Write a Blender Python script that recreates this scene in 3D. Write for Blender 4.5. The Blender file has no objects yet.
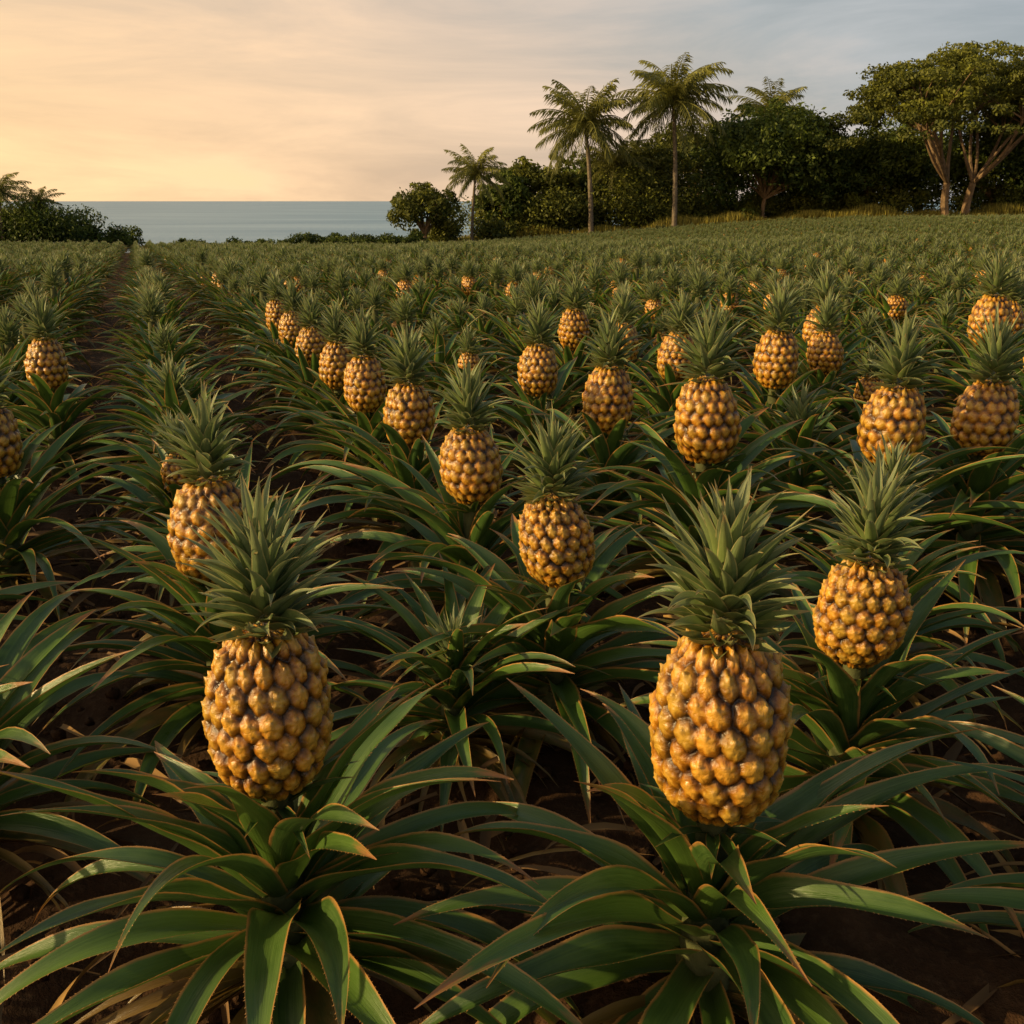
import bpy, math, numpy as np
from mathutils import Vector
R=np.random.RandomState
scene=bpy.context.scene
scene.view_settings.view_transform='Standard'; scene.view_settings.look='None'
scene.view_settings.exposure=0
rad=math.radians
SUN_AZ=-101.0; SUN_EL=18.0

# ------------------------------------------------------------------ terrain
def sst(a,b,x):
    t=np.clip((np.asarray(x,float)-a)/(b-a),0,1); return t*t*(3-2*t)
def ground(x,y):
    x=np.asarray(x,float); y=np.asarray(y,float)
    sl=0.036-0.030*sst(-8,28,x)
    z=-sl*np.clip(y-7,0,None)
    z=z+0.12*np.sin(x*0.13+1)*np.sin(y*0.11)*sst(8,25,y)
    yc=64+70*sst(-14,-4,x)
    z=z-34*sst(0,22,y-yc)
    return z

# ------------------------------------------------------------------ materials
def newmat(name):
    m=bpy.data.materials.new(name); m.use_nodes=True
    nt=m.node_tree; b=nt.nodes['Principled BSDF']; return m,nt,b
def N(nt,t,**k):
    n=nt.nodes.new(t)
    for a,v in k.items(): setattr(n,a,v)
    return n
def ramp(nt,stops,fac=None,interp='LINEAR'):
    r=N(nt,'ShaderNodeValToRGB'); cr=r.color_ramp; cr.interpolation=interp
    while len(cr.elements)<len(stops): cr.elements.new(0.5)
    for e,(p,c) in zip(cr.elements,stops):
        e.position=p; e.color=(*c,1) if len(c)==3 else c
    if fac is not None: nt.links.new(fac,r.inputs[0])
    return r.outputs[0]
def mixc(nt,f,a,b,bt='MIX'):
    m=N(nt,'ShaderNodeMix',data_type='RGBA',blend_type=bt)
    for s,i in ((f,0),(a,6),(b,7)):
        if isinstance(s,(int,float)): m.inputs[i].default_value=s
        elif isinstance(s,tuple): m.inputs[i].default_value=(*s,1)
        else: nt.links.new(s,m.inputs[i])
    return m.outputs[2]
def math_(nt,op,a,b=0.0,c=None):
    m=N(nt,'ShaderNodeMath',operation=op)
    for i,s in enumerate((a,b) if c is None else (a,b,c)):
        if isinstance(s,(int,float)): m.inputs[i].default_value=s
        else: nt.links.new(s,m.inputs[i])
    return m.outputs[0]
def pdat(nt):
    a=N(nt,'ShaderNodeAttribute',attribute_name='pdat')
    s=N(nt,'ShaderNodeSeparateColor'); nt.links.new(a.outputs['Color'],s.inputs[0])
    return s.outputs[0],s.outputs[1],s.outputs[2],a.outputs['Alpha']
def noise(nt,vec,scale,detail=3,rough=.55,dist=0):
    n=N(nt,'ShaderNodeTexNoise'); n.inputs['Scale'].default_value=scale
    n.inputs['Detail'].default_value=detail; n.inputs['Roughness'].default_value=rough; n.inputs['Distortion'].default_value=dist
    if vec is not None: nt.links.new(vec,n.inputs['Vector'])
    return n.outputs['Fac']
def add_translucent(nt,b,col,f):
    t=N(nt,'ShaderNodeBsdfTranslucent'); nt.links.new(col,t.inputs[0])
    mx=N(nt,'ShaderNodeMixShader'); mx.inputs[0].default_value=f
    nt.links.new(b.outputs[0],mx.inputs[1]); nt.links.new(t.outputs[0],mx.inputs[2])
    nt.links.new(mx.outputs[0],nt.nodes['Material Output'].inputs[0])

def leaf_mat(name,dark,light,edge,tip,rough=.42,old=(.22,.14,.035),trans=.2,edge0=.87,tipl=None):
    m,nt,b=newmat(name); u,v,r,al=pdat(nt)
    cx=N(nt,'ShaderNodeCombineXYZ')
    nt.links.new(math_(nt,'MULTIPLY',u,9.0),cx.inputs[0]); nt.links.new(math_(nt,'MULTIPLY',v,1.3),cx.inputs[1])
    nt.links.new(math_(nt,'MULTIPLY',r,60.0),cx.inputs[2])
    st=noise(nt,cx.outputs[0],2.2,4,.65)
    cx2=N(nt,'ShaderNodeCombineXYZ')
    nt.links.new(math_(nt,'MULTIPLY',u,1.5),cx2.inputs[0]); nt.links.new(math_(nt,'MULTIPLY',v,5.0),cx2.inputs[1])
    nt.links.new(math_(nt,'MULTIPLY',r,37.0),cx2.inputs[2])
    bl=noise(nt,cx2.outputs[0],1.6,4,.6)
    f=math_(nt,'ADD',math_(nt,'MULTIPLY',st,.6),math_(nt,'MULTIPLY',bl,.5))
    c=ramp(nt,[(.38,dark),(.72,light)],f)
    c=mixc(nt,math_(nt,'MULTIPLY',r,.6),c,tuple(l*1.35 for l in light[:2])+(light[2]*.6,))
    if tipl: c=mixc(nt,ramp(nt,[(.35,(0,0,0)),(.95,(.75,.75,.75))],v),c,tipl)
    e=math_(nt,'ABSOLUTE',math_(nt,'MULTIPLY_ADD',u,2.0,-1.0))
    ew=math_(nt,'ADD',e,math_(nt,'MULTIPLY',math_(nt,'SUBTRACT',bl,.5),.22))
    ef=ramp(nt,[(edge0,(0,0,0)),(min(.99,edge0+.11),(1,1,1))],ew)
    c=mixc(nt,ef,c,edge)
    tf=math_(nt,'ADD',v,math_(nt,'MULTIPLY',math_(nt,'SUBTRACT',bl,.5),.35))
    tf=math_(nt,'ADD',tf,math_(nt,'MULTIPLY',math_(nt,'SUBTRACT',r,.5),.12))
    c=mixc(nt,ramp(nt,[(.86,(0,0,0)),(.97,(1,1,1))],tf),c,tip)
    of=math_(nt,'ADD',al,math_(nt,'MULTIPLY',math_(nt,'SUBTRACT',bl,.5),.9))
    c=mixc(nt,ramp(nt,[(.6,(0,0,0)),(.95,(1,1,1))],of),c,old)
    c=mixc(nt,ramp(nt,[(.0,(.45,.45,.45)),(.16,(0,0,0))],v),c,(.13,.15,.05))
    nt.links.new(c,b.inputs['Base Color'])
    nt.links.new(math_(nt,'MULTIPLY_ADD',bl,.3,rough-.15),b.inputs['Roughness'])
    b.inputs['Specular IOR Level'].default_value=.6
    bp=N(nt,'ShaderNodeBump'); bp.inputs['Strength'].default_value=.4; bp.inputs['Distance'].default_value=.003
    nt.links.new(st,bp.inputs['Height']); nt.links.new(bp.outputs[0],b.inputs['Normal'])
    add_translucent(nt,b,c,trans); return m
M_leaf=leaf_mat('pineapple_leaf',(.022,.068,.016),(.095,.170,.042),(.52,.26,.07),(.38,.17,.05),rough=.34,trans=.22)
M_crown=leaf_mat('pineapple_crown',(.070,.120,.055),(.20,.265,.125),(.48,.43,.18),(.46,.34,.14),rough=.45,edge0=.86,old=(.32,.26,.05),trans=.32,tipl=(.31,.35,.17))
def fruit_mat():
    m,nt,b=newmat('pineapple_skin'); h,er,tp,al=pdat(nt)
    tc=N(nt,'ShaderNodeTexCoord')
    n1=noise(nt,tc.outputs['Object'],110,5,.62,.5)
    n2=noise(nt,tc.outputs['Object'],30,3)
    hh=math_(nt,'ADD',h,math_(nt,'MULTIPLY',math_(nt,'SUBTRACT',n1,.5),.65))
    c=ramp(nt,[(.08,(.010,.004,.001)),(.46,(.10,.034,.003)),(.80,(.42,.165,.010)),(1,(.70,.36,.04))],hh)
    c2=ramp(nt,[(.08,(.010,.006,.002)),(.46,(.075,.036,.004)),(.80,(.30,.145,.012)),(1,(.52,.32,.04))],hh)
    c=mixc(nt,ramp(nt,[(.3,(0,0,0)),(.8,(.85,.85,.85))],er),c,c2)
    c=mixc(nt,ramp(nt,[(.42,(0,0,0)),(.75,(.35,.35,.35))],n2),c,(.13,.046,.006))
    c=mixc(nt,tp,c,(.60,.40,.14))
    nt.links.new(c,b.inputs['Base Color'])
    nt.links.new(math_(nt,'MULTIPLY_ADD',n1,.45,.08),b.inputs['Roughness'])
    b.inputs['Specular IOR Level'].default_value=.6
    bp=N(nt,'ShaderNodeBump'); bp.inputs['Strength'].default_value=.85; bp.inputs['Distance'].default_value=.003
    nt.links.new(n1,bp.inputs['Height']); nt.links.new(bp.outputs[0],b.inputs['Normal'])
    return m
M_fruit=fruit_mat()
def simple_mat(name,c1,c2,scale,rough=.85,bump=.4,dist=.01,trans=0,rnd=False,coord='Object'):
    m,nt,b=newmat(name); tc=N(nt,'ShaderNodeTexCoord')
    n=noise(nt,tc.outputs[coord],scale,5,.65)
    c=ramp(nt,[(.3,c1),(.7,c2)],n)
    if rnd:
        u,v,r,al=pdat(nt)
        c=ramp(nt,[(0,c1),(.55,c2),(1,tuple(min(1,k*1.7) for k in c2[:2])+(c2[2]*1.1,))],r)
    nt.links.new(c,b.inputs['Base Color']); b.inputs['Roughness'].default_value=rough
    b.inputs['Specular IOR Level'].default_value=.25
    if bump:
        bp=N(nt,'ShaderNodeBump'); bp.inputs['Strength'].default_value=bump; bp.inputs['Distance'].default_value=dist
        nt.links.new(n,bp.inputs['Height']); nt.links.new(bp.outputs[0],b.inputs['Normal'])
    if trans: add_translucent(nt,b,c,trans)
    return m
M_stem=simple_mat('pineapple_stem',(.05,.06,.02),(.12,.13,.05),40)
M_bark=simple_mat('tree_bark',(.10,.065,.035),(.30,.20,.11),3,bump=.8,dist=.05)
M_pbark=simple_mat('palm_bark',(.10,.08,.055),(.25,.20,.14),4,bump=.8,dist=.05)
M_fol=simple_mat('tree_foliage',(.032,.050,.009),(.125,.135,.022),1,rough=.6,bump=0,trans=.3,rnd=True)
M_fol2=simple_mat('dark_tree_foliage',(.022,.045,.008),(.090,.120,.020),1,rough=.6,bump=0,trans=.3,rnd=True)
M_frond=simple_mat('palm_frond',(.050,.065,.016),(.20,.20,.050),1,rough=.5,bump=0,trans=.3,rnd=True)
M_grass=simple_mat('grass_blades',(.12,.11,.022),(.30,.26,.06),1,rough=.7,bump=0,trans=.3,rnd=True)
M_dry=simple_mat('dry_leaf',(.06,.034,.014),(.24,.14,.06),18,rough=.8,bump=.3,dist=.003,rnd=True)
def soil():
    m,nt,b=newmat('soil'); tc=N(nt,'ShaderNodeTexCoord')
    a=noise(nt,tc.outputs['Object'],5,8,.7); f=noise(nt,tc.outputs['Object'],60,5,.7)
    c=ramp(nt,[(.3,(.026,.013,.006)),(.55,(.062,.031,.014)),(.78,(.12,.064,.030))],a)
    c=mixc(nt,ramp(nt,[(.5,(0,0,0)),(.72,(.6,.6,.6))],f),c,(.13,.074,.038))
    nt.links.new(c,b.inputs['Base Color']); b.inputs['Roughness'].default_value=.95
    b.inputs['Specular IOR Level'].default_value=.15
    bp=N(nt,'ShaderNodeBump'); bp.inputs['Strength'].default_value=.9; bp.inputs['Distance'].default_value=.03
    nt.links.new(math_(nt,'ADD',a,math_(nt,'MULTIPLY',f,.35)),bp.inputs['Height']); nt.links.new(bp.outputs[0],b.inputs['Normal'])
    return m
M_soil=soil()
def seamat():
    m,nt,b=newmat('sea_water'); tc=N(nt,'ShaderNodeTexCoord')
    mp=N(nt,'ShaderNodeMapping'); mp.inputs['Scale'].default_value=(.0022,.006,1); nt.links.new(tc.outputs['Object'],mp.inputs[0])
    n=noise(nt,mp.outputs[0],1,3,.5)
    c=ramp(nt,[(.35,(.15,.29,.41)),(.65,(.27,.42,.53))],n)
    nt.links.new(c,b.inputs['Base Color']); b.inputs['Roughness'].default_value=.42
    b.inputs['Specular IOR Level'].default_value=.25
    n2=noise(nt,tc.outputs['Object'],.12,6,.6)
    bp=N(nt,'ShaderNodeBump'); bp.inputs['Strength'].default_value=.6; bp.inputs['Distance'].default_value=1.5
    nt.links.new(n2,bp.inputs['Height']); nt.links.new(bp.outputs[0],b.inputs['Normal'])
    return m
M_sea=seamat()

# ------------------------------------------------------------------ mesh builder
class MB:
    def __init__(s): s.V=[];s.F=[];s.C=[];s.M=[];s.n=0
    def grid(s,P,C,mat,close=False):
        a,b=P.shape[:2]; idx=np.arange(a*b).reshape(a,b)+s.n
        if close: idx=np.concatenate([idx,idx[:,:1]],1)
        f=np.stack([idx[:-1,:-1],idx[:-1,1:],idx[1:,1:],idx[1:,:-1]],-1).reshape(-1,4)
        s.V.append(P.reshape(-1,3)); s.C.append(C.reshape(-1,4)); s.F.append(f)
        s.M.append(np.full(len(f),mat)); s.n+=a*b
    def quads(s,Q,C,mat):
        k=len(Q); s.V.append(Q.reshape(-1,3)); s.C.append(np.repeat(C,4,0))
        s.F.append(np.arange(4*k).reshape(k,4)+s.n); s.M.append(np.full(k,mat)); s.n+=4*k
    def mesh(s,name,mats,smooth=True):
        V=np.concatenate(s.V); F=np.concatenate(s.F); C=np.concatenate(s.C); Mi=np.concatenate(s.M)
        me=bpy.data.meshes.new(name); me.vertices.add(len(V)); me.vertices.foreach_set('co',V.astype(np.float32).ravel())
        me.loops.add(len(F)*4); me.loops.foreach_set('vertex_index',F.astype(np.int32).ravel())
        me.polygons.add(len(F)); me.polygons.foreach_set('loop_start',np.arange(0,len(F)*4,4,dtype=np.int32))
        me.polygons.foreach_set('loop_total',np.full(len(F),4,dtype=np.int32))
        me.polygons.foreach_set('material_index',Mi.astype(np.int32))
        me.polygons.foreach_set('use_smooth',np.full(len(F),smooth))
        at=me.attributes.new('pdat','FLOAT_COLOR','POINT'); at.data.foreach_set('color',C.astype(np.float32).ravel())
        for m in mats: me.materials.append(m)
        me.update(calc_edges=True); return me
def link(name,me,loc=(0,0,0),rot=(0,0,0),sc=1,parent=None):
    o=bpy.data.objects.new(name,me); o.location=loc; o.rotation_euler=rot
    o.scale=(sc,sc,sc) if np.isscalar(sc) else sc
    scene.collection.objects.link(o)
    if parent: o.parent=parent
    return o

def leaf(mb,rg,p0,az,e0,L,W,bend,age,mat,nl=18,nw=6,cup=.5,pw=1.3,swirl=0.0,twist=0.0,taper=1.8,base=.7,wav=0.0,teeth=0):
    s=np.linspace(0,1,nl); el=e0-bend*s**pw; a=az+swirl*s**1.5
    d=np.stack([np.cos(el)*np.cos(a),np.cos(el)*np.sin(a),np.sin(el)],1)
    c=np.zeros((nl,3)); c[1:]=np.cumsum((d[1:]+d[:-1])*.5*(L/(nl-1)),0); c+=p0
    side=np.stack([-np.sin(a),np.cos(a),0*a],1)
    nrm=np.stack([-np.sin(el)*np.cos(a),-np.sin(el)*np.sin(a),np.cos(el)],1)
    tw=twist*s; sd=side*np.cos(tw)[:,None]+nrm*np.sin(tw)[:,None]; nn=nrm*np.cos(tw)[:,None]-side*np.sin(tw)[:,None]
    w=W*.5*np.minimum(1,base+(1-base)*s/.3)*(1-s**taper)
    w[-1]=W*.01
    u=np.linspace(-1,1,nw+1)
    cu=cup*(1-.35*s)
    P=c[:,None]+sd[:,None]*(w[:,None]*u*(1-.18*cu[:,None]))[...,None]+nn[:,None]*(w[:,None]*cu[:,None]*(np.abs(u)**1.6))[...,None]
    if wav:
        ph=rg.rand()*6.28
        P+=nn[:,None]*(w[:,None]*wav*np.abs(u)*np.sin(s*rg.uniform(10,18)+ph)[:,None]*np.sign(u+.01))[...,None]
    rv=rg.rand()
    C=np.zeros((nl,nw+1,4)); C[...,0]=(u+1)/2; C[...,1]=s[:,None]; C[...,2]=rv; C[...,3]=age
    mb.grid(P,C,mat)
    if teeth:
        k=int(L/.007); q=np.sort(np.clip(np.linspace(.06,.93,k)+rg.uniform(-.005,.005,k),0,.95))
        for sg,col in ((-1,0),(1,-1)):
            E=np.stack([np.interp(q,s,P[:,col,j]) for j in range(3)],1); D=np.stack([np.interp(q,s,d[:,j]) for j in range(3)],1)
            S=np.stack([np.interp(q,s,sd[:,j]) for j in range(3)],1)*sg
            tl=rg.uniform(.0004,.0015,k)[:,None]
            Q=np.stack([E-D*.0009-S*.0004,E+D*.0008-S*.0004,E+D*.0016+S*tl,E+D*.0013+S*tl],1)
            CC=np.zeros((k,4)); CC[:,0]=1; CC[:,1]=.5; CC[:,2]=rv; CC[:,3]=0; mb.quads(Q,CC,mat)

def tube(mb,pts,rs,mat,n=8,val=.5):
    pts=np.array(pts,float); k=len(pts)
    t=np.gradient(pts,axis=0); t/=np.linalg.norm(t,axis=1)[:,None]+1e-9
    ref=np.array([1.,0.13,0.07]); a=np.cross(t,ref); a/=np.linalg.norm(a,axis=1)[:,None]+1e-9
    b=np.cross(t,a); th=np.linspace(0,2*np.pi,n,endpoint=False)
    P=pts[:,None]+(a[:,None]*np.cos(th)[None,:,None]+b[:,None]*np.sin(th)[None,:,None])*np.array(rs)[:,None,None]
    C=np.full((k,n,4),val); mb.grid(P,C,mat,close=True)

def fruit(mb,rg,c,Rr,H,lod,lean):
    NE,K=16,10
    nt_,nv={0:(208,130),1:(104,66),2:(32,20)}[lod]
    th=np.linspace(0,2*np.pi,nt_,endpoint=False)
    phi=np.linspace(-np.pi/2,np.pi/2,600)
    rr=np.abs(np.cos(phi))**.72; zz=np.sign(np.sin(phi))*np.abs(np.sin(phi))**.9
    rr=rr*(1-.08*zz-.05*zz**2)
    arc=np.concatenate([[0],np.cumsum(np.hypot(np.diff(rr*Rr),np.diff(zz*H/2)))]); arc/=arc[-1]
    s=np.linspace(0.004,.996,nv)
    r=np.interp(s,arc,rr); z=np.interp(s,arc,zz)
    dr=np.gradient(r*Rr); dz=np.gradient(z*H/2); ln=np.hypot(dr,dz); nr=dz/ln; nz=-dr/ln
    TH,S=np.meshgrid(th,s)
    gx=TH/(2*np.pi)*NE+S*K*.14; gy=S*K
    jit=rg.rand(K+3,NE,6)
    best=np.full(TH.shape,9.); er=np.zeros_like(TH); sz=np.ones_like(TH); ddx=np.zeros_like(TH); ddy=np.zeros_like(TH)
    for dk in (-1,0,1):
        k=np.round(gy-.5)+dk
        off=.5*(np.mod(k,2)); i=np.round(gx-off)
        for di in (-1,0,1):
            ii=i+di
            ki=np.clip(k+1,0,K+2).astype(int); im=np.mod(ii,NE).astype(int)
            jx=(jit[ki,im,0]-.5)*.22; jy=(jit[ki,im,1]-.5)*.22
            dx=gx-(ii+off)-jx; dy=(gy-(k+.5)-jy)*.90
            d=(np.abs(dx*(.9+.2*jit[ki,im,4]))**1.65+np.abs(dy)**1.65)**(1/1.65); m=d<best
            best=np.where(m,d,best); er=np.where(m,jit[ki,im,2],er); sz=np.where(m,.74+.46*jit[ki,im,3],sz)
            ddx=np.where(m,dx,ddx); ddy=np.where(m,dy,ddy)
    ang=np.arctan2(ddy,ddx)
    d=best/(.61*(1+.05*np.sin(ang*5+er*20)))
    h=np.clip(1-d**2.5,0,1)**.62
    tip=np.clip(1-np.sqrt(ddx**2+(ddy-.12)**2)/.16,0,1)
    crease=np.cos(ang*6+er*9)*np.clip(d,0,1)*np.clip(1-d,0,1)
    edge=np.clip(np.sin(np.pi*np.clip(S,0,1))*2.2,0,1)
    amp=(.0102*sz*edge)*(Rr/.07)
    disp=amp*(h+.34*tip**1.5+.32*crease) if lod<2 else amp*h
    lump=.0022*(np.sin(TH*3+rg.rand()*6)*np.sin(S*7+rg.rand()*6))*(1 if lod<2 else 0)
    Rad=(r*Rr)[:,None]-.0045+disp*nr[:,None]+lump*edge; Z=(z*H/2)[:,None]+disp*nz[:,None]+amp*.5*tip*(lod<2)
    P=np.stack([Rad*np.cos(TH),Rad*np.sin(TH),Z],-1)
    P[...,0]+=P[...,2]*lean[0]; P[...,1]+=P[...,2]*lean[1]; P+=c
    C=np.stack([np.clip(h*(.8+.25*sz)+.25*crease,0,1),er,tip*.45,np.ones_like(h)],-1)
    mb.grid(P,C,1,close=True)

GA=2.399963
def plant(name,seed,lod,fruitw=.14,fruith=.20,with_fruit=True,spread=1.0,nleaf=None,crown_z=.20,zf=.30,up=0,ws=1.0):
    rg=R(seed); mb=MB()
    n=nleaf or {0:48,1:42,2:24}[lod]
    nl,nw={0:(24,8),1:(13,4),2:(6,2)}[lod]
    for i in range(n):
        t=(i+.5)/n
        az=i*GA+rg.uniform(-.3,.3)
        e0=rad(3+64*t**.9+rg.uniform(-10,10)+up)
        L=(.26+.18*math.sin(math.pi*min(1,t*.9+.12)))*rg.uniform(.78,1.12)*spread
        W=rg.uniform(.049,.068)*ws
        bend=rad(rg.uniform(48,102)*(1.05-.38*t))
        age=1-t+rg.uniform(-.12,.12); age=age*.58+.30*(t<.12)
        p0=np.array([math.cos(az)*.018,math.sin(az)*.018,.045+.16*t])
        leaf(mb,rg,p0,az,e0,L,W,bend,age,0,nl,nw,cup=rg.uniform(.45,.9),swirl=rg.uniform(-.45,.45),twist=rg.uniform(-.6,.6),
             pw=rg.uniform(1.0,1.9),taper=rg.uniform(1.5,2.2),wav=.14 if lod==0 else 0,teeth=(lod==0))
    if lod<2:
        for i in range(14):
            az=rg.rand()*6.28
            leaf(mb,rg,np.array([math.cos(az)*.02,math.sin(az)*.02,.05]),az,rad(rg.uniform(5,30)),rg.uniform(.18,.32),rg.uniform(.02,.03),
                 rad(rg.uniform(50,80)),1.3,0,max(8,nl//2),2,cup=.9,swirl=rg.uniform(-.6,.6),twist=rg.uniform(-1.2,1.2),wav=.2)
    tube(mb,[(0,0,0),(0,0,.12),(0,0,.22 if with_fruit else crown_z-.02),(0,0,zf+.015 if with_fruit else crown_z)],[.035,.032,.02,.018],3,n=8)
    if with_fruit:
        zc=zf+fruith/2; lean=(rg.uniform(-.09,.09),rg.uniform(-.09,.09))
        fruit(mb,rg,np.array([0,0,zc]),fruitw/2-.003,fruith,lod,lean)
        top=np.array([lean[0]*fruith/2,lean[1]*fruith/2,zf+fruith-.012])
        if lod<2:
            for i in range(10):
                az=i*GA; leaf(mb,rg,np.array([0.012*math.cos(az),.012*math.sin(az),zf-.03]),az,rad(rg.uniform(15,50)),rg.uniform(.07,.12),.02,rad(30),.3,0,7,2,cup=.6)
    else:
        top=np.array([0,0,crown_z])
    nc={0:115,1:80,2:30}[lod]; cl,cw={0:(12,4),1:(8,2),2:(5,2)}[lod]
    k=fruitw/.14
    for i in range(nc):
        t=(i+.5)/nc; az=i*GA+rg.uniform(-.3,.3)
        e0=rad(8+76*t**.9+rg.uniform(-11,11))
        L=(.030+.072*min(1,t*2.1)*(1-.12*t))*rg.uniform(.75,1.25)*k
        W=rg.uniform(.022,.032)*(1-.30*t)*k*(1 if lod<2 else 1.2)
        br=.026*(1-t)**.6
        p0=top+np.array([math.cos(az)*br,math.sin(az)*br,.088*t**.95*k])
        bend=rad(rg.uniform(-5,76)*(1-.40*t))
        if t<.2: bend=rad(rg.uniform(-30,0))
        leaf(mb,rg,p0,az,e0,L,W,bend,.1+.55*(t<.16),2,cl,cw,cup=rg.uniform(.5,.95),swirl=rg.uniform(-.4,.4),twist=rg.uniform(-.6,.6),taper=1.45,base=1.0,pw=1.9)
    return mb.mesh(name,[M_leaf,M_fruit,M_crown,M_stem])

hero=[plant('plant_hero_a',11,0,.138,.188,spread=.95,zf=.31),plant('plant_hero_b',23,0,.146,.208,spread=.98,zf=.305)]
near=[plant('plant_near_%d'%i,40+i*7,0 if i<2 else 1,.135,.16+.008*(i%3),spread=.98,up=4,zf=.315) for i in range(6)]
leafy=[plant('plant_leafy_%d'%i,140+i,1,.13,.18,with_fruit=False,crown_z=.20+.12*i,up=7,spread=.98) for i in range(3)]
midf=[plant('plant_mid_%d'%i,170+i,1,.12,.13,with_fruit=True,up=8,zf=.27,spread=.9) for i in range(2)]
midl=[plant('plant_row_%d'%i,190+i,1,.14,.18,with_fruit=False,crown_z=.26+.07*i,up=14,spread=.84,nleaf=36,ws=.9) for i in range(3)]
midl+=[plant('plant_row_%d'%(i+3),195+i,1,.12,.13,with_fruit=True,zf=.25,up=13,spread=.84,nleaf=36,ws=.9) for i in range(2)]
far=[plant('plant_far_%d'%i,240+i,2,.14,.11,with_fruit=(i<1),crown_z=.26+.06*(i%3),up=18,zf=.22,nleaf=24,spread=.78,ws=.9) for i in range(5)]

plants=[(-.273,1.01,hero[0],1.0,.4),(.226,.968,hero[1],1.0,2.1),
 (.077,1.66,near[0],.97,1.0),(.51,1.35,near[1],.95,2.6),(-.528,1.66,near[2],1.0,.3),
 (-.09,2.13,near[3],1.0,4.0),(-.278,2.65,near[4],1.0,.2),(-.466,3.15,near[5],.98,2.2),(-.63,3.6,near[2],.95,5.2),(-.83,4.15,near[3],.95,1.),
 (.463,2.34,near[5],1.12,3.1),(.27,2.78,near[2],1.03,1.2),(.09,3.4,near[4],1.0,2.9),
 (.907,2.34,near[4],1.1,.9),(1.18,2.45,near[3],1.1,2.),(.9,3.4,near[5],1.08,4.4),(1.32,4.3,near[3],1.1,2.),(1.97,4.17,near[2],1.18,.5),
 (-1.25,2.34,near[4],1.0,3.),(-1.63,3.5,near[5],1.0,1.),(-1.02,4.7,near[4],.95,1.),(-1.2,5.2,near[5],.95,4.),
 (.80,.92,leafy[0],1.0,1.),(-.10,1.56,leafy[0],.8,3.),(-.80,1.25,leafy[0],.95,3.)]
rg=R(5)
px=[(p[0],p[1]) for p in plants]
for k,(x,y,me,s,r) in enumerate(plants):
    link('pineapple_plant',me,(x,y,float(ground(x,y))),(0,0,r),s)
NEAR_Y=4.6
pts=[]
SL=-.366
rows=[.09-.70*k for k in range(0,60)]+[.09+.62*k for k in range(1,200)]
cnt=0
for u in rows:
    ph=rg.rand()*.42
    for j in range(-1,235):
        y=j*.40+ph+rg.uniform(-.05,.05)
        if y>11: y=11+(y-11)*1.12
        x=u+SL*y+rg.uniform(-.045,.045)
        if y<.7 or y>84: continue
        if x<-14 and y>61: continue
        if abs(x)>.58*y+1.4: continue
        if y<1.45 and -.9<x<1.0: continue
        if y>76: continue
        dmin=min((x-a)**2+(y-b)**2 for a,b in px)**.5 if y<6 else 9
        if dmin<.36: continue
        s=rg.uniform(.82,1.12); r=rg.rand()*6.28
        z=float(ground(x,y))
        if y<NEAR_Y:
            q=rg.rand()
            if y<2.2: me=leafy[rg.randint(2)] if q<.75 else leafy[2]
            else: me=leafy[rg.randint(2)] if q<.35 else (midl[rg.randint(3)] if q<.74 else (midf[rg.randint(2)] if q<.86 else near[2+rg.randint(4)]))
            link('pineapple_plant',me,(x,y,z),(rg.uniform(-.06,.06),rg.uniform(-.06,.06),r),s*.97)
            cnt+=1
        else: pts.append((x,y,z,s,r,0))
pts=np.array(pts); print('near plants',cnt,'far',len(pts))

def instancer(name,pts,meshes):
    col=bpy.data.collections.new(name+'_source')
    for i,m in enumerate(meshes):
        o=bpy.data.objects.new('%s_src_%d'%(name,i),m); col.objects.link(o)
    me=bpy.data.meshes.new(name); me.vertices.add(len(pts))
    me.vertices.foreach_set('co',pts[:,:3].astype(np.float32).ravel())
    a=me.attributes.new('scl','FLOAT','POINT'); a.data.foreach_set('value',pts[:,3].astype(np.float32))
    a=me.attributes.new('rotz','FLOAT','POINT'); a.data.foreach_set('value',pts[:,4].astype(np.float32))
    a=me.attributes.new('vid','INT','POINT'); a.data.foreach_set('value',pts[:,5].astype(np.int32))
    ng=bpy.data.node_groups.new(name+'_gn','GeometryNodeTree')
    ng.interface.new_socket('Geometry',in_out='INPUT',socket_type='NodeSocketGeometry')
    ng.interface.new_socket('Geometry',in_out='OUTPUT',socket_type='NodeSocketGeometry')
    gi=ng.nodes.new('NodeGroupInput'); go=ng.nodes.new('NodeGroupOutput')
    ip=ng.nodes.new('GeometryNodeInstanceOnPoints'); ci=ng.nodes.new('GeometryNodeCollectionInfo')
    ci.inputs[0].default_value=col; ci.inputs[1].default_value=True; ci.inputs[2].default_value=True
    ip.inputs['Pick Instance'].default_value=True
    def attr(n,t):
        q=ng.nodes.new('GeometryNodeInputNamedAttribute'); q.data_type=t; q.inputs[0].default_value=n
        return [o for o in q.outputs if o.enabled][0]
    cx=ng.nodes.new('ShaderNodeCombineXYZ'); L=ng.links.new
    L(attr('rotz','FLOAT'),cx.inputs[2]); L(cx.outputs[0],ip.inputs['Rotation'])
    L(attr('scl','FLOAT'),ip.inputs['Scale']); L(attr('vid','INT'),ip.inputs['Instance Index'])
    L(gi.outputs[0],ip.inputs['Points']); L(ci.outputs[0],ip.inputs['Instance']); L(ip.outputs[0],go.inputs[0])
    o=link(name,me); md=o.modifiers.new('instances','NODES'); md.node_group=ng; return o
mid=pts[pts[:,1]<11].copy(); fr=pts[pts[:,1]>=11].copy()
mid[:,5]=R(3).choice(5,len(mid),p=[.24,.28,.28,.10,.10])
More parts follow.
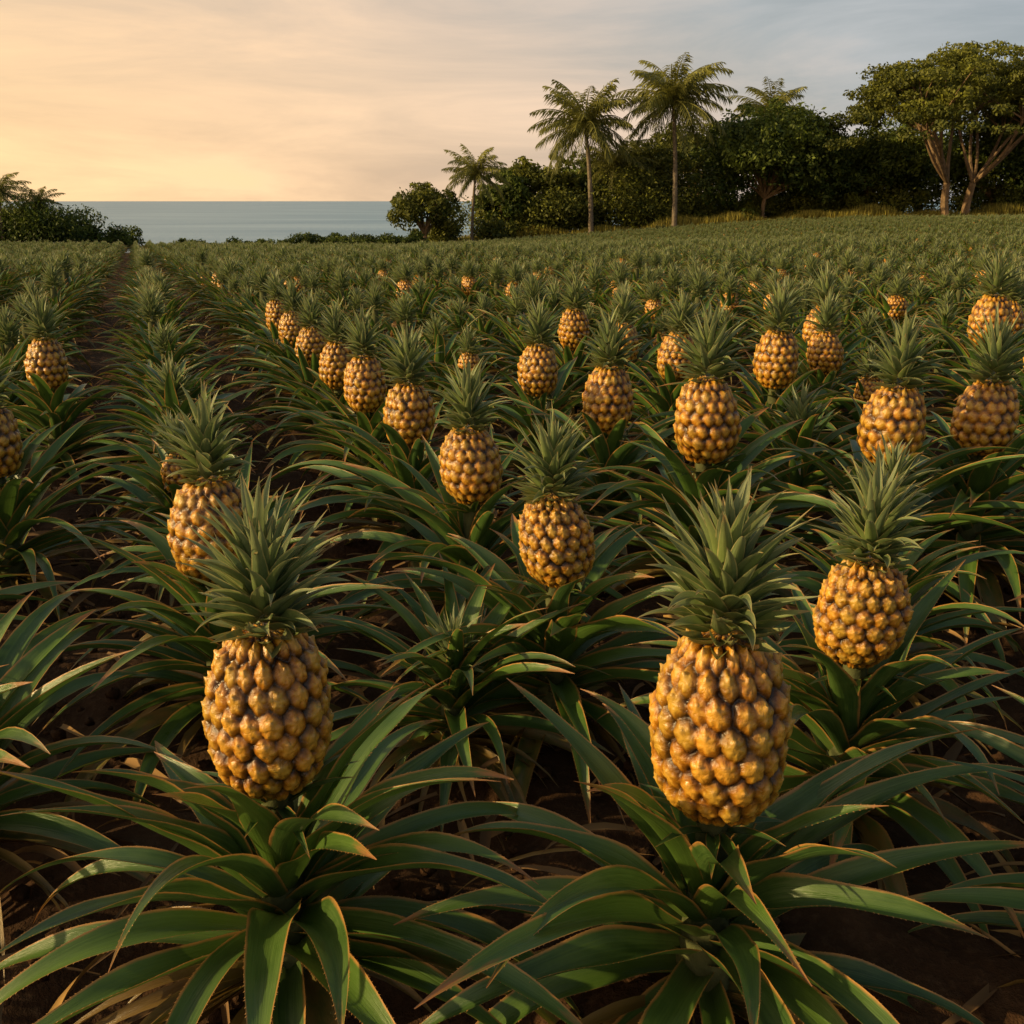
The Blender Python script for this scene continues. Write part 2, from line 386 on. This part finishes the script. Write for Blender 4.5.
fr[:,5]=R(4).choice(5,len(fr),p=[.06,.235,.235,.235,.235])
instancer('pineapple_rows',mid,midl)
instancer('pineapple_field',fr,far)

# ------------------------------------------------------------------ ground, sea
def axis(segs):
    o=[]
    for a,b,n in segs: o+=list(np.linspace(a,b,n,endpoint=False))
    o.append(segs[-1][1]); return np.array(o)
xs=axis([(-900,-60,20),(-60,-4,90),(-4,4,160),(4,60,90),(60,900,20)])
ys=axis([(-60,-1,12),(-1,6,150),(6,150,150),(150,170,10)])
X,Y=np.meshgrid(xs,ys); Z=ground(X,Y)
rg=R(9); lump=np.zeros_like(Z)
for i in range(60):
    f=rg.uniform(3,26); a=rg.rand()*6.28; lump+=np.sin((X*math.cos(a)+Y*math.sin(a))*f+rg.rand()*6)*(.22/f)*.35
Z=Z+lump*(Y<8)*(np.abs(X)<5)*(Y>-1)-.02
mb=MB(); mb.grid(np.stack([X,Y,Z],-1),np.zeros(X.shape+(4,)),0); link('ground',mb.mesh('ground',[M_soil]))
mb=MB(); P=np.array([[[-30000,100,0],[30000,100,0]],[[-30000,40000,0],[30000,40000,0]]],float)
mb.grid(P,np.zeros((2,2,4)),0); link('sea',mb.mesh('sea',[M_sea]),(0,0,-26))

rg=R(77); mb=MB()
for i in range(1300):
    y=rg.uniform(.2,4.8); x=rg.uniform(-.7,.7)*(y+.8)
    z=float(ground(x,y))+rg.uniform(.0,.045)
    leaf(mb,rg,np.array([x,y,z]),rg.rand()*6.28,rad(rg.uniform(0,22)),rg.uniform(.05,.26),rg.uniform(.006,.024),rad(rg.uniform(10,60)),1.2,0,8,2,cup=.7,swirl=rg.uniform(-.9,.9),twist=rg.uniform(-2,2))
link('leaf_litter',mb.mesh('leaf_litter',[M_dry]))
mb=MB()
for i in range(1600):
    y=rg.uniform(.2,3.5)**1.0; x=rg.uniform(-.7,.7)*(y+.8); s=rg.uniform(.004,.016)
    z=float(ground(x,y))+.02*rg.rand()
    th=np.linspace(0,6.283,7,endpoint=False); ph=np.linspace(-1.5,1.5,5)
    T,Pp=np.meshgrid(th,ph); rr=s*(1+.35*rg.randn(*T.shape)*.6)
    G=np.stack([rr*np.cos(Pp)*np.cos(T)+x,rr*np.cos(Pp)*np.sin(T)+y,rr*.7*np.sin(Pp)+z],-1)
    mb.grid(G,np.zeros(T.shape+(4,)),0,close=True)
link('soil_clods',mb.mesh('soil_clods',[M_soil]))

# ------------------------------------------------------------------ trees
def leaves_blob(mb,rg,c,r,n,size,mat,tone):
    d=rg.randn(n,3); d/=np.linalg.norm(d,axis=1)[:,None]
    rr=rg.uniform(.55,1.05,n)*(1+.12*rg.randn(n)); P=c+d*np.array(r)*rr[:,None]
    nn=d*.7+rg.randn(n,3)*.7+np.array([0,0,.3]); nn/=np.linalg.norm(nn,axis=1)[:,None]
    a=np.cross(nn,rg.randn(n,3)); a/=np.linalg.norm(a,axis=1)[:,None]; b=np.cross(nn,a)
    s=(size*rg.uniform(.6,1.3,n))[:,None]
    Q=np.stack([P-a*s,P-b*s*.5,P+a*s,P+b*s*.5],1)
    C=np.zeros((n,4)); C[:,2]=np.clip(tone+.18*rg.randn(n),0,1); mb.quads(Q,C,mat)
def limb(mb,rg,a,b,r0,r1,mat,sag=.0,n=7):
    a=np.array(a,float); b=np.array(b,float); L=np.linalg.norm(b-a)
    s=np.linspace(0,1,n)[:,None]; P=a+(b-a)*s+np.sin(s*np.pi)*np.array([rg.uniform(-.06,.06)*L,rg.uniform(-.06,.06)*L,sag*L])
    tube(mb,P,np.linspace(r0,r1,n),mat,n=7); return P
def broadleaf(name,x,y,w,top,seed,mat=None,base_frac=.12,nb=34,nleaf=330,size=.17,dz=.9,trunk=.2):
    rg=R(seed); mb=MB(); z0=float(ground(x,y)); H=top-z0; bh=H*base_frac
    cz=bh+(H-bh)*.5; rx=w/2; rz=(H-bh)/2
    split=np.array([0,0,max(bh*.9,H*.22)])
    limb(mb,rg,(0,0,-.2),split,trunk,trunk*.75,1)
    for i in range(nb):
        d=rg.randn(3); d/=np.linalg.norm(d); q=rg.uniform(.45,.85)
        if d[2]<-.5: d[2]*=-.6
        c=np.array([d[0]*rx*q,d[1]*rx*dz*q,cz+d[2]*rz*q])
        br=rg.uniform(.20,.36)*min(rx,rz*1.3)
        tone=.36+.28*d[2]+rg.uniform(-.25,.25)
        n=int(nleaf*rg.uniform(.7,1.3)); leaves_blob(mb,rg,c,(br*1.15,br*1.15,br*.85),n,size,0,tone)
        if i%2==0: limb(mb,rg,split,c,trunk*.45,.03,1,sag=.08)
    for i in range(nb):
        d=rg.randn(3); d/=np.linalg.norm(d); d[2]=abs(d[2])*1.0 if rg.rand()<.7 else d[2]
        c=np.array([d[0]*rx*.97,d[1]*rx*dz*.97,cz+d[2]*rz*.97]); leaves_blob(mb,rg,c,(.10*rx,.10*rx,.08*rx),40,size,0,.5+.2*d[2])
    return link(name,mb.mesh(name,[mat or M_fol,M_bark],smooth=False),(x,y,z0))

def palm(name,x,y,top,seed,fl=3.8,lean=.4,nf=26,tr=.2):
    rg=R(seed); mb=MB(); z0=float(ground(x,y)); H=top-z0-fl*.56
    s=np.linspace(0,1,14); la=rg.rand()*6.28
    P=np.stack([lean*np.cos(la)*s**2,lean*np.sin(la)*s**2,H*s],1); P[0,2]=-.3
    rs=tr*(1-.4*s)*(1+.04*np.cos(np.arange(14)*3.1)); rs[0]*=1.5; tube(mb,P,rs,1,n=9)
    c=P[-1]
    for i in range(nf):
        t=(i+.5)/nf; az=i*GA+rg.uniform(-.25,.25); e0=rad(80-112*t+rg.uniform(-10,10)); L=fl*rg.uniform(.78,1.08)*(1 if t>.1 else .85)
        n=46; q=np.linspace(0,1,n); el=e0-rad(rg.uniform(50,88)*(1-.35*t))*q**1.4
        aa=az+rg.uniform(-.3,.3)*q
        d=np.stack([np.cos(el)*np.cos(aa),np.cos(el)*np.sin(aa),np.sin(el)],1)
        ctr=np.zeros((n,3)); ctr[1:]=np.cumsum(d[1:]*L/(n-1),0); ctr+=c
        tube(mb,ctr[::3],np.linspace(.06,.01,len(ctr[::3]))*fl/3.8,0,n=4,val=.6)
        side=np.array([-math.sin(az),math.cos(az),0])
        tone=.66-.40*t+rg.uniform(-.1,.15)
        for sg in (-1,1):
            k=np.arange(3,n); f=q[k]; ll=fl*.22*np.sin(np.pi*np.clip(f*.9+.08,0,1))**.5*rg.uniform(.6,1.2,len(k))
            dr=side*sg*.65+d[k]*.75-np.array([0,0,1.])*rg.uniform(.05,.9,len(k))[:,None]
            dr/=np.linalg.norm(dr,axis=1)[:,None]; w=d[k]*(.044*fl/3.8)
            a=ctr[k]; m=a+dr*(ll*.5)[:,None]; e=a+dr*ll[:,None]-np.array([0,0,.25])*ll[:,None]
            Q=np.stack([a-w*.5,m-w,e,m+w],1); C=np.zeros((len(k),4)); C[:,2]=np.clip(tone+.16*rg.randn(len(k)),0,1); mb.quads(Q,C,0)
    for i in range(6):
        d=rg.randn(3)*.16*fl/3.8; leaves_blob(mb,rg,c+d-np.array([0,0,.25]),(.14,.14,.16),14,.1,0,.5)
    return link(name,mb.mesh(name,[M_frond,M_pbark],smooth=False),(x,y,z0))

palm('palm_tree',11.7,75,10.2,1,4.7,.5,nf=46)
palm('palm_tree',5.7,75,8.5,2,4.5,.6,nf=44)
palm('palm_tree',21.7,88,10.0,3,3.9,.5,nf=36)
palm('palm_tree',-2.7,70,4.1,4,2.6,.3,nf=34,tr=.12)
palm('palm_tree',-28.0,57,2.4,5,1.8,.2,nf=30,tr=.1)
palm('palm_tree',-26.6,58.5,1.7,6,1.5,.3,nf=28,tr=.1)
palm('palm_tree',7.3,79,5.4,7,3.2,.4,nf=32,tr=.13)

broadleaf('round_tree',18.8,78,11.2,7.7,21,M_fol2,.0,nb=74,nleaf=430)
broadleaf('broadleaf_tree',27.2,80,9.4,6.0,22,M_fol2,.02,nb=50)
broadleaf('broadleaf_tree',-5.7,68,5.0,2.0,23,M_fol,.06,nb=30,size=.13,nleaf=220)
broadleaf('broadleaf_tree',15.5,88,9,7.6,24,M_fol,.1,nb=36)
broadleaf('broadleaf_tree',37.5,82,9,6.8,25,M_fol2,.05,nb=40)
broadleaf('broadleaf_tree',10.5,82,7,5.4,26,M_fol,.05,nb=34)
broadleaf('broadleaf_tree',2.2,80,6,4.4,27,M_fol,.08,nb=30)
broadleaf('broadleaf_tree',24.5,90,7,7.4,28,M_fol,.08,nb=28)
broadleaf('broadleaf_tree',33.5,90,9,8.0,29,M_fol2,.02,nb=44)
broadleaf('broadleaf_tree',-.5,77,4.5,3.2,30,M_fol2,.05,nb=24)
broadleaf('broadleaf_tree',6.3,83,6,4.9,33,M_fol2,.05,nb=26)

def umbrella(name,x,y,w,top,seed):
    rg=R(seed); mb=MB(); z0=float(ground(x,y)); H=top-z0
    for tb,dirx in ((np.array([-.7,0,0]),-1),(np.array([.9,.8,0]),1)):
        fork=tb+np.array([dirx*.3,0,H*.22]); limb(mb,rg,tb-np.array([0,0,.3]),fork,.34,.24,1,n=8)
        for j in range(8):
            a=rg.uniform(-1.3,1.3); dx=dirx*math.cos(a)*rg.uniform(.3,.95) if j else -dirx*.2
            m=fork+np.array([dx*w*.26,math.sin(a)*w*.2,H*rg.uniform(.24,.40)])
            limb(mb,rg,fork,m,.15,.09,1,sag=-.05)
            for k in range(6):
                e=m+np.array([(dx*.3+rg.uniform(-.5,.5))*w*.28,rg.uniform(-1,1)*w*.16,H*rg.uniform(.06,.24)])
                e[2]=min(e[2],H*(.95-.28*(abs(e[0])/(w/2))**2)); limb(mb,rg,m,e,.07,.02,1)
                leaves_blob(mb,rg,e+np.array([0,0,.15]),(w*rg.uniform(.045,.075),w*.06,H*.040),240,.15,0,rg.uniform(.35,.75))
    for i in range(200):
        a=rg.rand()*6.283; q=math.sqrt(rg.rand()); cx=q*math.cos(a)*w/2; cy=q*math.sin(a)*w*.36
        hz=H*(.965-.46*q**2.0+.03*math.sin(cx*1.7)+.02*math.sin(cx*3.9+cy))-rg.rand()**2*H*.15
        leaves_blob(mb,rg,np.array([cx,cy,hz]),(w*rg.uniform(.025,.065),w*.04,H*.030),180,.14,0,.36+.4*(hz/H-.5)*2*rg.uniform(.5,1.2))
    return link(name,mb.mesh(name,[M_fol,M_bark],smooth=False),(x,y,z0))
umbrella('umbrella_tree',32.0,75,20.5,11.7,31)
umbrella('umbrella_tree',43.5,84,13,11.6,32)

def shrubs(name,specs,seed,mat,size=.13):
    rg=R(seed); mb=MB()
    for (x0,x1,y0,y1,h0,h1,n) in specs:
        for i in range(n):
            x=rg.uniform(x0,x1); y=rg.uniform(y0,y1); h=rg.uniform(h0,h1); z=float(ground(x,y)); r=h*rg.uniform(.4,.7)
            for j in range(5):
                c=np.array([x+rg.uniform(-.6,.6)*r,y+rg.uniform(-.5,.5)*r,z+h*rg.uniform(.25,.8)])
                leaves_blob(mb,rg,c,(r*.55,r*.5,h*.26),150,size,0,rg.uniform(.1,.8))
    return link(name,mb.mesh(name,[mat],smooth=False))
shrubs('shrubs',[(-2,17,76,84,1.8,5.4,60),(12,44,78,88,1.8,4.2,64),(12,28,86,92,1.6,3.4,40),(40,60,80,90,3,6,30),(-7,0,70,76,1,2.4,16)],51,M_fol)
shrubs('hedge_shrubs',[(-34,-24.2,57,61,1.8,3.1,62),(-60,-33,58,66,2,4,40),(-25.0,-22.5,60,62,.7,1.6,14)],52,M_fol2,.10)
shrubs('coastal_scrub',[(-20,-6,62,66,.5,.95,70),(-14,-5,63,67,.7,1.2,25)],53,M_fol2,.08)
rg=R(61); n=60000; mb=MB()
x=rg.uniform(-6,48,n); y=rg.uniform(75.0,80,n); z=ground(x,y)
hh=rg.uniform(.5,1.3,n)*(.75+.35*np.sin(x*.9)*np.sin(x*.37+1)); aa=rg.rand(n)*6.28
side=np.stack([np.cos(aa),np.sin(aa),0*aa],1)*.035; P=np.stack([x,y,z],1)
tipv=P+np.stack([rg.randn(n)*.15,rg.randn(n)*.15,hh],1); mm=P*.5+tipv*.5
Q=np.stack([P-side,P+side,mm+side*1.0,tipv],1); C=np.zeros((n,4)); C[:,2]=rg.rand(n); mb.quads(Q,C,0)
link('grass',mb.mesh('grass',[M_grass],smooth=False))

# ------------------------------------------------------------------ world + sun
A=rad(SUN_AZ); E=rad(SUN_EL)
sd=Vector((math.sin(A)*math.cos(E),math.cos(A)*math.cos(E),math.sin(E)))
w=bpy.data.worlds.new('World'); scene.world=w; w.use_nodes=True; nt=w.node_tree
bg=nt.nodes['Background']; out=nt.nodes['World Output']
sky=N(nt,'ShaderNodeTexSky',sky_type='NISHITA'); sky.sun_disc=False; sky.sun_elevation=E; sky.sun_rotation=A
sky.dust_density=4; sky.air_density=1.3; sky.altitude=0
nt.links.new(sky.outputs[0],bg.inputs[0]); bg.inputs[1].default_value=.095
tc=N(nt,'ShaderNodeTexCoord')
mp=N(nt,'ShaderNodeMapping'); mp.inputs['Scale'].default_value=(1.8,1.8,12); nt.links.new(tc.outputs['Generated'],mp.inputs[0])
cn=noise(nt,mp.outputs[0],1.6,8,.6,.5)
dp=N(nt,'ShaderNodeVectorMath',operation='DOT_PRODUCT'); nt.links.new(tc.outputs['Generated'],dp.inputs[0])
dp.inputs[1].default_value=(math.sin(rad(-97)),math.cos(rad(-97)),0)
sp=N(nt,'ShaderNodeSeparateXYZ'); nt.links.new(tc.outputs['Generated'],sp.inputs[0])
g=math_(nt,'ADD',math_(nt,'MULTIPLY',dp.outputs['Value'],.75),math_(nt,'MULTIPLY',sp.outputs[2],-1.05))
g=math_(nt,'ADD',math_(nt,'MULTIPLY',g,.6),.5)
g=math_(nt,'ADD',g,math_(nt,'MULTIPLY',math_(nt,'SUBTRACT',cn,.5),.18))
cc=ramp(nt,[(.0,(.15,.19,.24)),(.14,(.32,.38,.43)),(.24,(.52,.54,.55)),(.36,(.86,.67,.52)),(.50,(1.08,.75,.47)),(.66,(1.30,.85,.43)),(1,(1.5,.97,.46))],g)
bg2=N(nt,'ShaderNodeBackground'); nt.links.new(cc,bg2.inputs[0]); bg2.inputs[1].default_value=1.0
f=ramp(nt,[(.35,(.70,.70,.70)),(.65,(.97,.97,.97))],cn)
mx=N(nt,'ShaderNodeMixShader'); nt.links.new(f,mx.inputs[0]); nt.links.new(bg.outputs[0],mx.inputs[1]); nt.links.new(bg2.outputs[0],mx.inputs[2])
nt.links.new(mx.outputs[0],out.inputs[0])

sl=bpy.data.lights.new('sun','SUN'); sl.energy=5.0; sl.angle=rad(.6); sl.color=(1,.72,.34)
so=bpy.data.objects.new('sun',sl); scene.collection.objects.link(so); so.rotation_euler=sd.to_track_quat('Z','Y').to_euler(); so.location=(-10,0,10)

cam=bpy.data.cameras.new('camera'); co=bpy.data.objects.new('camera',cam); scene.collection.objects.link(co)
co.location=(0,0,.95); co.rotation_euler=(rad(90-17.3),0,0)
cam.sensor_width=36; cam.lens=36*1000/1024; cam.clip_end=100000; cam.clip_start=.02
scene.camera=co
